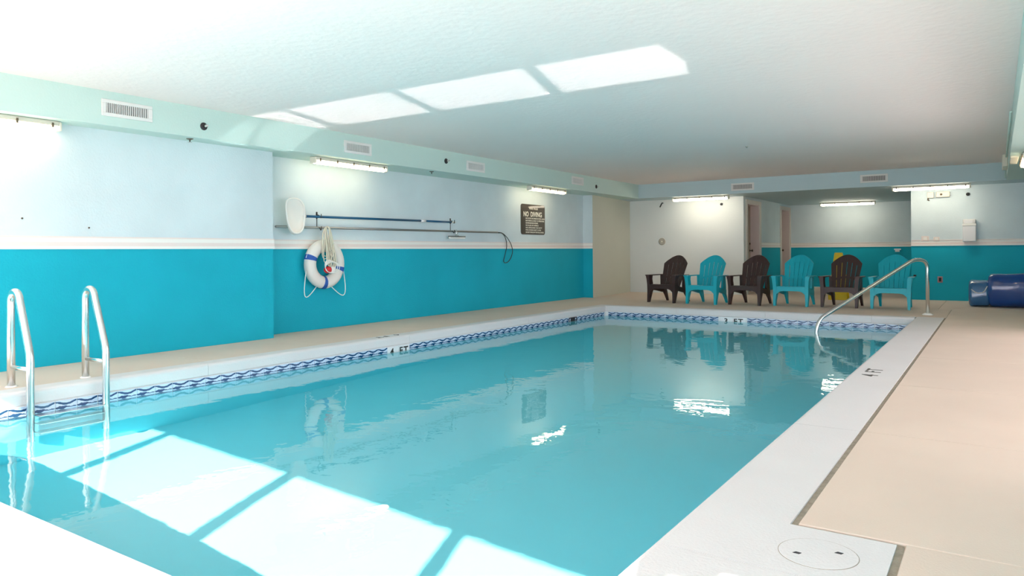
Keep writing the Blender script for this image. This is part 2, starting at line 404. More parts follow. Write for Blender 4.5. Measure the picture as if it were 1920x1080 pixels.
# coping: white bullnose lip around the pool, poured in sections
cp = thing('pool_coping', None, None); tag(cp, kind='structure', label='white poured coping around the pool edge')
def lip(p0, p1, inward, width, name='coping_section'):
    """section from p0 to p1 along the pool edge; profile: outer top, rounded inner edge, face down to the tile"""
    p0 = Vector((*p0, 0)); p1 = Vector((*p1, 0)); inn = Vector((*inward, 0))
    prof = [(-width, -.05), (-width, 0), (-.03, 0)] + [(-.03 + .03 * math.sin(a), -.03 + .03 * math.cos(a)) for a in (PI / 8, PI / 4, 3 * PI / 8, PI / 2)] + [(-.002, -.10), (-.012, -.115), (-.03, -.115), (-.03, -.05)]
    n = len(prof); b = MB()
    vs = [p + inn * a + Vector((0, 0, h)) for p in (p0, p1) for a, h in prof]
    fs = [tuple(range(n)), tuple(range(2 * n - 1, n - 1, -1))] + [(i, (i + 1) % n, n + (i + 1) % n, n + i) for i in range(n)]
    b.add(vs, fs); return b.build(name, [M_cop], cp)
def sections(a, c, fixed, axis, inward, width, cuts):
    pts = [a] + cuts + [c]
    for i in range(len(pts) - 1):
        q0, q1 = pts[i] + .0015, pts[i + 1] - .0015
        if axis == 'y': lip((fixed, q0), (fixed, q1), inward, width)
        else: lip((q0, fixed), (q1, fixed), inward, width)
sections(PY0, PY1 + .18, PX1, 'y', (-1, 0), -CX1 * -1 + -PX1 if False else (CX1 - PX1), [2.325, 4.35, 6.9, 9.4])
sections(PY0, PY1, PX0, 'y', (1, 0), PX0 - CX0, [3.9, 6.6, 9.3])
sections(CX0, PX1, PY1, 'x', (0, -1), .18, [-4.6, -3.1, -1.55])
sections(CX0, CX1, PY0, 'x', (0, 1), .54, [-4.6, -3.0, -1.4])
# skimmer pad: white patch that widens the coping into the deck
b = MB(); b.box(CX1, -.285, 2.3265, 2.745, -.05, 0); b.box(CX1, -.285, 2.115, 2.3235, -.05, 0); b.build('skimmer_pad', [M_cop], cp)

# pool basin with sloping floor
b = MB()
zs = [(.2, -1.50), (6.0, -1.42), (PY1, -1.08)]
vs = []
for y, z in zs: vs += [(PX0, y, z), (PX1, y, z), (PX0, y, -.115), (PX1, y, -.115)]
b.add(vs, [(0, 1, 5, 4), (4, 5, 9, 8), (0, 4, 6, 2), (4, 8, 10, 6), (1, 3, 7, 5), (5, 7, 11, 9), (0, 2, 3, 1), (8, 9, 11, 10)])
basin = bpy.data.objects.new('pool_basin', bpy.data.meshes.new('pool_basin')); basin.data.from_pydata(b.v, [], b.f); basin.data.materials.append(M_basin)
COL.objects.link(basin); tag(basin, kind='structure', label='turquoise plastered pool basin with a sloping floor')
bm = bmesh.new(); bm.from_mesh(basin.data); bmesh.ops.recalc_face_normals(bm, faces=bm.faces[:]); bmesh.ops.reverse_faces(bm, faces=bm.faces[:]); bm.to_mesh(basin.data); bm.free()

# wave tiles: one shared mesh, one object each
TP = .1565; TH = .148
def tile_mesh(m):
    h = TP / 2 - .0025; me = bpy.data.meshes.new('wave_tile')
    d = .006
    v = [(-h, 0, 0), (h, 0, 0), (h, 0, TH), (-h, 0, TH), (-h + .002, -d, .002), (h - .002, -d, .002), (h - .002, -d, TH - .002), (-h + .002, -d, TH - .002)]
    f = [(4, 5, 6, 7), (0, 1, 5, 4), (1, 2, 6, 5), (2, 3, 7, 6), (3, 0, 4, 7)]
    me.from_pydata(v, [], f); me.materials.append(m)
    uv = me.uv_layers.new(name='UVMap')
    for p in me.polygons:
        for li in p.loop_indices:
            co_ = me.vertices[me.loops[li].vertex_index].co; uv.data[li].uv = ((co_.x + h) / (2 * h), co_.z / TH)
    return me
tm, tmw = tile_mesh(M_tile), tile_mesh(M_tilew)
ZT = -.263
def tiles(a, c, fixed, axis, rz, off, white=()):
    n = int((c - a) / TP); q = a + (c - a - n * TP) / 2 + TP / 2 + off
    for i in range(n):
        p = q + i * TP
        if any(w0 < p < w1 for w0, w1 in white): continue
        o = bpy.data.objects.new('wave_tile', tm); COL.objects.link(o); o.parent = basin
        o.location = (fixed, p, ZT) if axis == 'y' else (p, fixed, ZT); o.rotation_euler = (0, 0, rz)
tiles(PY0, PY1, PX0 + .001, 'y', PI / 2, 0, [(6.20, 6.60), (10.52, 10.82)])
tiles(PX0, PX1, PY1 - .001, 'x', 0, 0, [(-3.83, -3.40)])
tiles(PY0, PY1, PX1 - .001, 'y', -PI / 2, 0)
# grout bed behind the tiles
b = MB()
for bx in ((PX0 - .01, PX0 + .0005, PY0, PY1), (PX1 - .0005, PX1 + .01, PY0, PY1), (PX0, PX1, PY1 - .0005, PY1 + .01)):
    b.box(*bx, ZT - .004, -.112)
b.build('grout_bed', [M_grout], basin)

# water
b = MB(); nx_, ny_ = 2, 2
b.add([(PX0 - .1, .22, ZW), (PX1 + .6, .22, ZW), (PX1 + .6, PY1 + .1, ZW), (PX0 - .1, PY1 + .1, ZW)], [(0, 1, 2, 3)], smooth=True)
me = bpy.data.meshes.new('pool_water'); me.from_pydata(b.v, [], b.f); me.materials.append(M_water)
for p in me.polygons: p.use_smooth = True
water = link('pool_water', me, label='still clear turquoise water filling the rectangular pool', cat='water', kind='stuff')
try:
    water.cycles.is_caustics_caster = True; basin.cycles.is_caustics_receiver = True
except Exception as e: print('caustics', e)

# added narrow-beam lamps imitate sunlight glancing off the water up to the ceiling, aimed along the mirrored sun
rdir = Vector((sdir.x, sdir.y, -sdir.z)); tanAZ = .315
y_n = PY0 + .18 / math.tan(ELEV) * math.cos(AZ); y_f = (ZU - ZW) / math.tan(ELEV) * math.cos(AZ) + YW - .05
edges = [.06] + MULL + [-7.08]
NS = 6
for i in range(1, len(edges) - 1):
    xa, xb = edges[i] - .03, edges[i + 1] + .03
    for k in range(NS):
        y0 = y_n + (y_f - y_n) * k / NS; y1 = y_n + (y_f - y_n) * (k + 1) / NS; ym = (y0 + y1) / 2
        sh = -tanAZ * (ym - YW + .05) 
        x1, x0 = min(xa + sh - .055, PX1 + .02), max(xb + sh + .055, PX0 + .01)
        if x1 - x0 < .1: continue
        L_ = bpy.data.lights.new('added_glint', 'AREA'); L_.shape = 'RECTANGLE'; L_.size = x1 - x0; L_.size_y = y1 - y0
        L_.energy = .42 * (x1 - x0) * (y1 - y0) / .3; L_.spread = math.radians(1.0); L_.color = (1, .98, .95)
        o = bpy.data.objects.new('added_glint', L_); COL.objects.link(o); o.location = Vector(((x0 + x1) / 2, ym, ZW)) + rdir * .75   # clear of the water; the beam is parallel
        # local -Z along rdir, local X kept along world X
        z = -rdir; xax = (Vector((1, 0, 0)) - z * z.x).normalized(); yax = z.cross(xax)
        o.matrix_world = Matrix(((xax.x, yax.x, z.x, o.location.x), (xax.y, yax.y, z.y, o.location.y), (xax.z, yax.z, z.z, o.location.z), (0, 0, 0, 1)))
        L_.size_y = (y1 - y0) * math.sin(ELEV)

# ------------------------------------------------------------------ doors in the alcove
def door(n, y0, y1, knob_y, extra):
    d = thing('door_%d' % n, None, None); tag(d, kind='structure', label=extra)
    b = MB(); X = AX0
    for a, c in ((y0 - .12, y0), (y1, y1 + .12)): b.box(X, X + .02, a, min(c, YA - .001), 0, DT + .08)
    b.box(X, X + .02, y0, y1, DT, DT + .08); b.build('door_casing', [M_doorw], d)
    b = MB(); b.box(X - .30, X, y0, y0 + .02, 0, DT); b.box(X - .30, X, y1 - .02, y1, 0, DT); b.box(X - .30, X, y0 + .02, y1 - .02, DT - .02, DT)
    b.build('door_jamb', [M_doorp], d)
    b = MB(); b.bbox(X - .24, X - .20, y0 + .022, y1 - .022, .008, DT - .022, .003)
    for z0, z1 in ((.15, .95), (1.1, 1.9)): b.bbox(X - .205, X - .196, y0 + .15, y1 - .15, z0, z1, .004)
    lf = b.build('door_leaf', [M_doorb], d)
    b = MB(); b.lathe([(.028, 0), (.028, .006), (.01, .01), (.01, .04), (.026, .05), (.028, .065), (.02, .078)], (X - .20, knob_y, .98), 'x', 14); b.build('knob', [M_knob], lf)
    b = MB(); b.lathe([(.03, 0), (.03, .012), (.015, .02)], (X - .20, knob_y, 1.14 if n == 1 else 1.62), 'x', 14); b.build('deadbolt', [M_knob], lf)
door(1, *D1, D1[1] - .09, 'near door of the alcove, brown leaf in a deep pale frame')
door(2, *D2, D2[1] - .12, 'far door of the alcove, brown leaf beside the back wall')

# ------------------------------------------------------------------ fluorescent fixtures
def make_lamp():
    t = thing('fluorescent_fixture', '', 'light', group=None)
    b = MB(); b.bbox(-.62, .62, -.055, .055, -.045, 0, .012); b.build('housing', [M_lampbase], t)
    b = MB()   # half-round lens
    n = 10; prof = [(.05 * math.cos(a), -.045 - .045 * math.sin(a)) for a in [PI * i / n for i in range(n + 1)]]
    xs = [-.61, -.60, .60, .61]; sc = [.75, 1, 1, .75]; vs = []
    for x, s_ in zip(xs, sc): vs += [(x, p[0] * s_, -.045 + (p[1] + .045) * s_) for p in prof]
    m_ = n + 1; fs = []
    for i in range(3):
        for k in range(n): fs.append((i * m_ + k, i * m_ + k + 1, (i + 1) * m_ + k + 1, (i + 1) * m_ + k))
        fs.append((i * m_ + n, i * m_, (i + 1) * m_, (i + 1) * m_ + n))
    fs += [tuple(range(m_)), tuple(range(3 * m_, 4 * m_))]
    b.add(vs, fs, smooth=True); b.build('diffuser', [M_glow], t)
    for x in (-.56, -.28, 0, .28, .56):
        for y0, y1 in ((.05, .062), (-.062, -.05)): b = MB(); b.box(x - .008, x + .008, y0, y1, -.062, -.02); b.build('clip', [M_clip], t)
    for s_ in (-1, 1):
        b = MB(); b.bbox(min(s_ * .615, s_ * .64), max(s_ * .615, s_ * .64), -.052, .052, -.085, -.005, .008); b.build('end_cap', [M_plastc], t)
    return t
lamp = make_lamp()
far_lens = [c for c in lamp.children if c.name == 'diffuser'][0].data.copy(); far_lens.materials[0] = M_glow2
spots = [((-6.99, 2.49, ZU), PI / 2, 'glowing fluorescent fixture nearest the camera, cut by the left frame edge'),
 ((-6.99, 6.66, ZU), PI / 2, 'glowing fluorescent fixture over the pool net and blue pole'),
 ((-6.99, 11.63, ZU), PI / 2, 'glowing fluorescent fixture above the no diving sign'),
 ((-5.44, 15.60, ZU), 0, 'glowing fluorescent fixture above the plain white stretch of far wall'),
 ((-1.02, 15.60, ZU), 0, 'glowing fluorescent fixture above the white wall dispenser'),
 ((-3.11, 19.80, ZU), 0, 'glowing fluorescent fixture inside the alcove, farthest of all'),
 ((.33, 11.60, ZU), PI / 2, 'fluorescent fixture under the right beam, only its tip visible at the right frame edge')]
for i, (p, rz, lb) in enumerate(spots):
    if i == 0: lamp.location = p; lamp.rotation_euler = (0, 0, rz); lamp['label'] = lb; lamp['group'] = 'fluorescent fixtures around the pool room'
    else:
        d_ = dup(lamp, p, rz, lb)
        if i in (3, 4, 5):
            for ch in d_.children:
                if ch.name.startswith('diffuser'): ch.data = far_lens

# ------------------------------------------------------------------ vents
def make_vent(name, w, h, nb):
    """faces local +X, width along local Y"""
    t = thing(name, '', 'vent')
    fr = .032; b = MB()
    b.bbox(0, .012, -w / 2, w / 2, h / 2 - fr, h / 2, .003, seg=1); b.bbox(0, .012, -w / 2, w / 2, -h / 2, -h / 2 + fr, .003, seg=1)
    b.bbox(0, .012, -w / 2, -w / 2 + fr * 1.3, -h / 2 + fr, h / 2 - fr, .003, seg=1); b.bbox(0, .012, w / 2 - fr * 1.3, w / 2, -h / 2 + fr, h / 2 - fr, .003, seg=1)
    b.build('vent_frame', [M_ventw], t)
    b = MB(); b.box(.0005, .002, -w / 2 + fr, w / 2 - fr, -h / 2 + fr, h / 2 - fr); b.build('vent_backing', [M_dark], t)
    b = MB(); a = w - 2 * fr * 1.3
    for i in range(nb):
        y = -a / 2 + (i + .5) * a / nb; b.box(.003, .010, y - a / nb * .22, y + a / nb * .22, -h / 2 + fr, h / 2 - fr)
    b.build('louvre_blades', [M_ventw], t, kind='stuff')
    return t
G = 'wall vents on the bulkheads'
v = make_vent('air_vent', .48, .155, 22); v.location = (-6.8, 3.64, 2.352); tag(v, 'white louvred vent on the green bulkhead, nearest the camera', group=G)
dup(v, (-6.8, 6.60, 2.337), 0, 'white louvred vent on the green bulkhead above the fixture over the net')
dup(v, (-6.8, 9.12, 2.335), 0, 'white louvred vent on the green bulkhead between the two sidewall sprinklers')
dup(v, (-6.8, 12.45, 2.37), 0, 'faint painted-over vent on the bulkhead, farthest along the left side')
dup(v, (-4.435, 15.35, 2.329), -PI / 2, 'dark slotted vent on the blue soffit, left of the pair')
dup(v, (-1.94, 15.35, 2.35), -PI / 2, 'dark slotted vent on the blue soffit, right of the pair')

# ------------------------------------------------------------------ sprinklers
def sprinkler(loc, label):
    t = thing('sprinkler_head', label, 'sprinkler', loc, group='sidewall sprinklers on the bulkhead')
    b = MB(); b.lathe([(.040, 0), (.040, .004), (.030, .012), (.016, .016)], axis='x', n=20); b.build('escutcheon', [M_dark], t)
    b = MB(); b.lathe([(.012, .015), (.012, .04), (.008, .045), (.008, .06)], axis='x', n=12); b.box(.058, .061, -.016, .016, -.004, .012); b.build('nozzle', [M_steel], t)
sprinkler((-6.8, 4.43, 2.315), 'dark round sidewall sprinkler right of the nearest bulkhead vent')
sprinkler((-6.8, 8.39, 2.352), 'dark round sidewall sprinkler in the middle of the bulkhead')
sprinkler((-6.8, 13.25, 2.314), 'dark round sidewall sprinkler at the far end of the bulkhead')
def pendent(loc, label):
    t = thing('pendent_sprinkler', label, 'sprinkler', loc, group='pendent sprinklers under the bulkhead')
    b = MB(); b.lathe([(.035, 0), (.035, -.004), (.02, -.012)], n=18); b.build('escutcheon', [M_brass], t)
    b = MB(); b.lathe([(.008, -.012), (.008, -.035), (.022, -.037), (.022, -.040)], n=14); b.build('deflector', [M_steel], t)
pendent((-6.92, 4.35, ZU), 'small pendent sprinkler under the bulkhead near the first fixture')
pendent((-6.92, 8.2, ZU), 'small pendent sprinkler under the bulkhead over the blue pole')
b = MB(); b.lathe([(.02, 0), (.02, -.008), (.008, -.03)], (-3.0, 10.6, ZC), n=12)
b.build('ceiling_hook', [M_steel2], label='tiny metal fitting on the ceiling in the middle of the room', cat='hook')

# ------------------------------------------------------------------ pool net and blue pole on hooks
XP = -7.315
fro = .05
nt_ = thing('pool_net', 'white leaf skimmer net on a long blue pole hung on the recessed wall', 'pool net', (XP, 6.2, 1.467))
b = MB(); b.tube([(0, -.05, 0), (0, 2.22, .012)], .016, 12); b.build('pole', [M_bluepole], nt_)
b = MB(); b.tube([(0, 2.20, .012), (0, 2.31, .0125)], .021, 12); b.build('pole_lock', [M_plastw], nt_)
b = MB(); b.tube([(0, 2.30, .012), (0, 2.95, .014)], .015, 12); b.build('pole_section', [M_bluepole], nt_)
b = MB(); b.tube([(0, 2.94, .014), (0, 3.05, .014)], .013, 12); b.build('pole_grip', [M_plastc], nt_)
fr_pts = [(.03, 0, 0), (.05, -.03, .12), (.06, -.10, .19), (.06, -.20, .205), (.05, -.275, .185), (.05, -.30, .11), (.05, -.285, -.05), (.06, -.24, -.18), (.07, -.17, -.225), (.06, -.08, -.20), (.05, -.03, -.12)]
sm = []
for i in range(len(fr_pts)):
    p0, p1, p2, p3 = [Vector(fr_pts[(i + k - 1) % len(fr_pts)]) for k in range(4)]
    for t in (0, .33, .66): sm.append(Vector((fro, -.10, 0)) + .5 * ((2 * p1) + (p2 - p0) * t + (2 * p0 - 5 * p1 + 4 * p2 - p3) * t * t + (3 * p1 - p0 - 3 * p2 + p3) * t ** 3))
b = MB(); b.tube(sm, .011, 8, closed=True); b.tube([(.0, -.02, 0), (.05, -.07, 0), (.08, -.11, 0)], .016, 10); b.build('net_frame', [M_railw], nt_)
c = sum(sm, Vector()) / len(sm); b = MB(); n = len(sm); vs = []
for lv, (sc_, dx, dz) in enumerate([(1, 0, 0), (.97, -.015, -.02), (.85, -.035, -.05), (.6, -.045, -.09), (.2, -.048, -.10)]):
    vs += [c + (p - c) * sc_ + Vector((dx, 0, dz)) for p in sm]
fs = [(l * n + k, l * n + (k + 1) % n, (l + 1) * n + (k + 1) % n, (l + 1) * n + k) for l in range(4) for k in range(n)] + [tuple(range(4 * n, 5 * n))]
b.add(vs, fs, smooth=True); b.build('net_bag', [M_net], nt_)

# life hook: long aluminium pole with a thin loop crook
lh = thing('life_hook', 'long grey aluminium pole ending in a thin dark loop crook, hung under the blue pole', 'life hook', (XP - .035, 5.75, 1.326))
b = MB(); b.tube([(0, 0, 0), (0, 4.75, .012)], .015, 12); b.build('pole', [M_alu], lh)
lp = [(0, 4.74, .012), (.0, 4.90, .01), (.01, 5.05, -.08), (.01, 5.17, -.20), (.01, 5.22, -.32), (.0, 5.18, -.44), (0, 5.08, -.52), (0, 4.97, -.535), (0, 4.93, -.50), (0, 4.99, -.36), (0, 5.04, -.25), (0, 5.03, -.14), (0, 4.97, -.04), (0, 4.88, .008), (0, 4.75, .005)]
b = MB(); b.tube(round_path(lp, .07, 4), .0065, 8); b.build('crook', [M_black], lh)

# wall brush
br = thing('wall_brush', 'short pool brush head hanging from the grey aluminium pole', 'brush', (XP + .02, 9.27, 1.25))
b = MB(); b.bbox(-.02, .02, -.21, .21, -.012, .008, .006); b.build('brush_back', [M_alu], br)
b = MB(); b.bbox(-.016, .016, -.20, .20, -.038, -.012, .004); b.build('bristles', [M_railw], br)
b = MB(); b.tube([(0, -.03, .0), (0, -.01, .06), (0, -.02, .105)], .012, 8); b.tube([(0, .03, 0), (0, .01, .05)], .008, 8); b.build('handle_bracket', [M_steel], br)

def hook(y, z, label, ln):
    t = thing('wall_hook', label, 'hook', (-7.38, y, z), group='hooks carrying the pool poles')
    b = MB(); b.bbox(0, .006, -.012, .012, -.03, .06, .002); b.build('hook_plate', [M_black], t)
    b = MB(); b.tube(round_path([(.004, 0, .02), (.05, 0, .015), (.085, 0, -.03), (.09, 0, .03)], .02), .005, 8)
    b.tube(round_path([(.004, 0, -ln + .0), (.05, 0, -ln - .005), (.085, 0, -ln - .05), (.09, 0, -ln + .01)], .02), .005, 8); b.box(0, .006, -.004, .004, -ln - .02, .0)
    b.build('hook_arm', [M_black], t)
hook(6.42, 1.475, 'dark hook left, holding both poles above the ring buoy', .14)
hook(9.20, 1.485, 'dark hook right, holding both poles beside the brush', .14)

# ------------------------------------------------------------------ ring buoy with rope
XB = -7.275
rb = thing('ring_buoy', 'white ring buoy with blue bands hanging on the recessed wall', 'life ring', (XB, 6.456, .853))
RM, RT = .240, .083
b = MB(); n, m_ = 40, 14; vs = []
for i in range(n):
    a = 2 * PI * i / n
    for k in range(m_):
        q = 2 * PI * k / m_; rr = RM + RT * math.cos(q); vs.append((RT * .85 * math.sin(q), rr * math.cos(a), rr * math.sin(a)))
b.add(vs, [(i * m_ + k, ((i + 1) % n) * m_ + k, ((i + 1) % n) * m_ + (k + 1) % m_, i * m_ + (k + 1) % m_) for i in range(n) for k in range(m_)], smooth=True)
b.build('ring', [M_buoy], rb)
for a0 in (math.radians(162), math.radians(-16), math.radians(-97), math.radians(74)):
    b = MB(); vs = []; ns = 4
    for i in range(ns + 1):
        a = a0 - .11 + .22 * i / ns
        for k in range(m_):
            q = 2 * PI * k / m_; rr = RM + (RT + .003) * math.cos(q); vs.append(((RT * .85 + .003) * math.sin(q), rr * math.cos(a), rr * math.sin(a)))
    b.add(vs, [(i * m_ + k, (i + 1) * m_ + k, (i + 1) * m_ + (k + 1) % m_, i * m_ + (k + 1) % m_) for i in range(ns) for k in range(m_)], smooth=True)
    b.build('band', [M_strap], rb)
R_ = RM + RT
def sag(a0, a1, drop, dy=0):
    p0 = Vector((.01, R_ * math.cos(a0), R_ * math.sin(a0))); p1 = Vector((.01, R_ * math.cos(a1), R_ * math.sin(a1))); out = []
    for i in range(13):
        t = i / 12; p = p0.lerp(p1, t); s_ = math.sin(PI * t); p.z -= drop * s_; p.y += dy * s_; out.append(p)
    return out
for a0, a1, dr, dy in ((math.radians(195), math.radians(243), .22, -.10), (math.radians(-70), math.radians(-14), .22, .12), (math.radians(-10), math.radians(60), -.0, .03), (math.radians(120), math.radians(165), 0, -.02)):
    b = MB(); b.tube(sag(a0, a1, dr, dy), .006, 6); b.build('grab_line', [M_ropew], rb)
# rope hank hung over the hook in front of the ring, with its float
rp = thing('throw_rope', 'bundle of cream throw rope looped over the left hook, in front of the ring', 'rope', (-7.28, 6.44, 1.34))
rnd = random.Random(3)
b = MB()
for k in range(15):
    w0 = rnd.uniform(-.07, .07); dpt = rnd.uniform(.38, .55); ph = rnd.uniform(-.5, .5); xo = rnd.uniform(-.03, .07)
    pts = []
    for i in range(21):
        a = 2 * PI * i / 21; pts.append((.08 + xo * (1 - math.cos(a)) / 2 + .01 * math.sin(3 * a + ph), w0 * (1 - math.cos(a)) * .8 + .05 * math.sin(a) * (1 + ph), -dpt / 2 * (1 - math.cos(a)) - .0))
    b.tube(pts, .006, 5, closed=True)
b.build('rope_coils', [M_rope], rp)
b = MB()
for k in range(5):
    pts = [(.12 + .01 * k, .0 + (.06 + .015 * k) * math.sin(a) + .008 * k - .02, -.50 - .07 * math.cos(a) - .008 * k) for a in [2 * PI * i / 16 for i in range(16)]]
    b.tube(pts, .005, 5, closed=True)
b.build('loose_loops', [M_ropew], rp)
b = MB(); b.lathe([(.0, -.02), (.03, -.015), (.045, .01), (.045, .045), (.04, .06)], (.12, -.06, -.56), 'y', 16); b.build('float_red_half', [M_red], rp, label='red half of the rope float')
b = MB(); b.lathe([(.04, .0), (.045, .015), (.045, .05), (.03, .08), (0, .085)], (.12, .0, -.56), 'y', 16); b.build('float_white_half', [M_ropew], rp, label='white half of the rope float')

# ------------------------------------------------------------------ no diving sign
sg = thing('pool_sign', 'dark brown pool sign reading NO DIVING on the recessed wall', 'sign', (-7.38, 11.727, 1.606))
def rrect(w, h, r, n=5):
    out = []
    for cx_, cy_, a0 in ((w / 2 - r, h / 2 - r, 0), (-w / 2 + r, h / 2 - r, PI / 2), (-w / 2 + r, -h / 2 + r, PI), (w / 2 - r, -h / 2 + r, 1.5 * PI)):
        out += [(cx_ + r * math.cos(a0 + PI / 2 * i / n), cy_ + r * math.sin(a0 + PI / 2 * i / n)) for i in range(n + 1)]
    return out
SW, SH = .86, .575
pl_ = rrect(SW, SH, .05); n = len(pl_)
b = MB(); b.add([(0.002, y, z) for y, z in pl_] + [(.008, y, z) for y, z in pl_], [tuple(range(n)), tuple(range(n, 2 * n))] + [(i, (i + 1) % n, n + (i + 1) % n, n + i) for i in range(n)])
b.build('sign_plate', [M_sign], sg)
def sgn(s, size, y, z, sx=1.0, al='CENTER', bold=0):
    place_text('lettering', s, size, (.0092, y, z), (0, 1, 0), (0, 0, 1), M_letter, sg, sx, al, bold, .0006)
sgn('POOL', .044, -.07, .205, 1.2, bold=.001); sgn('RULES', .044, .095, .205, 1.2, bold=.001)
sgn('NO', .13, -.255, .095, .9, bold=.003); sgn('DIVING', .13, .11, .095, .95, bold=.003)
LN = [('NO FOOD OR DRINK IN POOL AREA', 1.2), ('BATHING LOAD 12 PERSONS', 1.5), ('SHOWER BEFORE ENTERING', 1.0), ('NO GLASS OR ANIMALS', 1.25), ('NO LIFEGUARD ON DUTY', 1.45), ('POOL HOURS 8 AM TO 10 PM', 1.2), ('DO NOT SWALLOW THE POOL WATER', 1.05)]
small_print = []
for i, (s_, sx) in enumerate(LN):
    me_ = text_mesh(s_, .036, .0006, 'LEFT', .0008, sx * .95)
    small_print.append((me_, -.27, .018 - .044 * i))
bm = bmesh.new()
for me_, y_, z_ in small_print:
    me_.transform(Matrix(((0, 0, 1, .0092), (1, 0, 0, y_), (0, 1, 0, z_), (0, 0, 0, 1)))); bm.from_mesh(me_)
me_ = bpy.data.meshes.new('small_print'); bm.to_mesh(me_); bm.free(); me_.materials.append(M_letter); link('small_print', me_, sg, kind='stuff')

# ------------------------------------------------------------------ depth markers
dm = thing('depth_marker', 'white tile depth marker reading 4 FT at the left waterline', 'sign', (PX0, 6.40, ZT), group='waterline depth markers')
def dmark(t, axis, s, x0, ww):
    b = MB()
    for i in range(2):
        a = x0 + i * ww / 2 + .002; c_ = x0 + (i + 1) * ww / 2 - .002
        if axis == 'y': b.bbox(.0, .008, a, c_, 0, TH, .002, seg=1)
        else: b.bbox(a, c_, -.008, 0, 0, TH, .002, seg=1)
        b.build('white_tile', [M_tilew], t); b = MB()
    mid = x0 + ww / 2
    for ch, o_ in ((s[0], -.115), ('F', .04), ('T', .125)):
        if axis == 'y': place_text('lettering', ch, .112, (.009, mid + o_, .083), (0, 1, 0), (0, 0, 1), M_blackpaint, t, 1.15, 'CENTER', .003)
        else: place_text('lettering', ch, .112, (mid + o_, -.009, .083), (1, 0, 0), (0, 0, 1), M_blackpaint, t, 1.15, 'CENTER', .003)
dmark(dm, 'y', '4 FT', -.195, .39)
dm2 = thing('depth_marker', 'white tile depth marker reading 3 FT at the far waterline', 'sign', (-3.615, PY1, ZT), group='waterline depth markers')
dmark(dm2, 'x', '3 FT', -.205, .41)
def deckmark(label, org, xd, yd, size, sx):
    t = thing('deck_lettering', label, 'sign', org)
    for ch, o_ in (('4', -.17), ('F', .03), ('T', .14)):
        p = Vector(xd) * o_; place_text('lettering', ch, size, (p.x, p.y, .0008), xd, yd, M_worn, t, sx, 'CENTER', .002, .0006)
deckmark('worn black 4 FT stencil on the right coping', (-.832, 6.48, 0), (0, 1, 0), (-1, 0, 0), .165, 1.1)
deckmark('worn black 4 FT stencil on the left coping', (-6.035, 6.31, 0), (0, -1, 0), (1, 0, 0), .12, 1.3)

# skimmer mouth in the left tile band
sk = thing('skimmer_mouth', 'dark skimmer opening in the left tile band near the far corner', 'skimmer', (PX0, 10.67, ZT))
b = MB(); b.box(.001, .004, -.12, .12, .01, .14); b.build('opening', [M_dark], sk)
b = MB(); b.bbox(.0, .010, -.135, -.115, 0, .148, .002); b.bbox(.0, .010, .115, .135, 0, .148, .002); b.bbox(0, .01, -.115, .115, .138, .148, .002); b.build('skimmer_frame', [M_black], sk)
b = MB(); b.bbox(.002, .008, -.11, .11, .02, .075, .003); b.build('weir_flap', [M_steel2], sk)

# skimmer lid
sd = thing('deck_cover', 'round white skimmer cover with two finger holes in the deck', 'cover', (-.493, 2.527, 0))
b = MB(); b.lathe([(.122, -.02), (.122, .0008), (.121, .0016), (0.001, .0016)], n=48, smooth=False); b.build('lid', [M_cop], sd)
b = MB(); pr = [(.122, -.004), (.1240, -.004), (.1240, .0008), (.122, .0008)]
n = 48; vs = [(r * math.cos(2 * PI * k / n), r * math.sin(2 * PI * k / n), h) for r, h in pr for k in range(n)]
b.add(vs, [(i * n + k, i * n + (k + 1) % n, ((i + 1) % 4) * n + (k + 1) % n, ((i + 1) % 4) * n + k) for i in range(4) for k in range(n)]); b.build('lid_gap', [M_joint], sd)
ax = Vector((.116, .071, 0)).normalized(); ay = Vector((-ax.y, ax.x, 0))
for s_ in (-1, 1):
    b = MB(); c_ = ax * (.068 * s_); vs = [c_ + ax * (.014 * p) + ay * (.010 * q) for p, q in ((-1, .2), (0, 1), (1, -.2), (.2, -1))]
    b.add([v_ + Vector((0, 0, .0028)) for v_ in vs] + [v_ + Vector((0, 0, .0010)) for v_ in vs], [(0, 1, 2, 3), (7, 6, 5, 4), (0, 1, 5, 4), (1, 2, 6, 5), (2, 3, 7, 6), (3, 0, 4, 7)])
    b.build('finger_hole', [M_dark], sd)

# ------------------------------------------------------------------ pool ladder and stair rail
ld = thing('pool_ladder', 'stainless pool ladder with two looped handrails at the left edge', 'ladder', (0, 0, 0))
for y, XREAR, XFRONT in ((2.426, -6.205, -5.888), (2.939, -6.153, -5.832)):
    b = MB(); ra = .078
    pts = [(XREAR, y, 0)] + [(XREAR, y, .60)] + [Vector(p) for p in arc((XREAR + ra, y, .645), ra, PI, PI * .05, 12, (1, 0, 0), (0, 0, 1))]
    pts += [(XFRONT - .012, y, .29), (XFRONT - .003, y, .25), (XFRONT, y, .21), (XFRONT, y, -1.0)]
    b.tube(pts, .027, 16); b.build('handrail', [M_steel], ld)
    b = MB(); b.tube([(XREAR, y, .155), (XFRONT - .005, y, .155)], .016, 12); b.build('brace', [M_steel], ld)
    b = MB(); b.lathe([(.04, 0), (.04, .004), (.03, .010)], (XREAR, y, 0), n=20); b.build('escutcheon', [M_railw], ld)
for z in (-.19, -.46, -.74):
    b = MB(); b.bbox(-5.90, -5.80, 2.452, 2.912, z - .012, z + .012, .006)
    b.build('tread', [M_steel], ld)

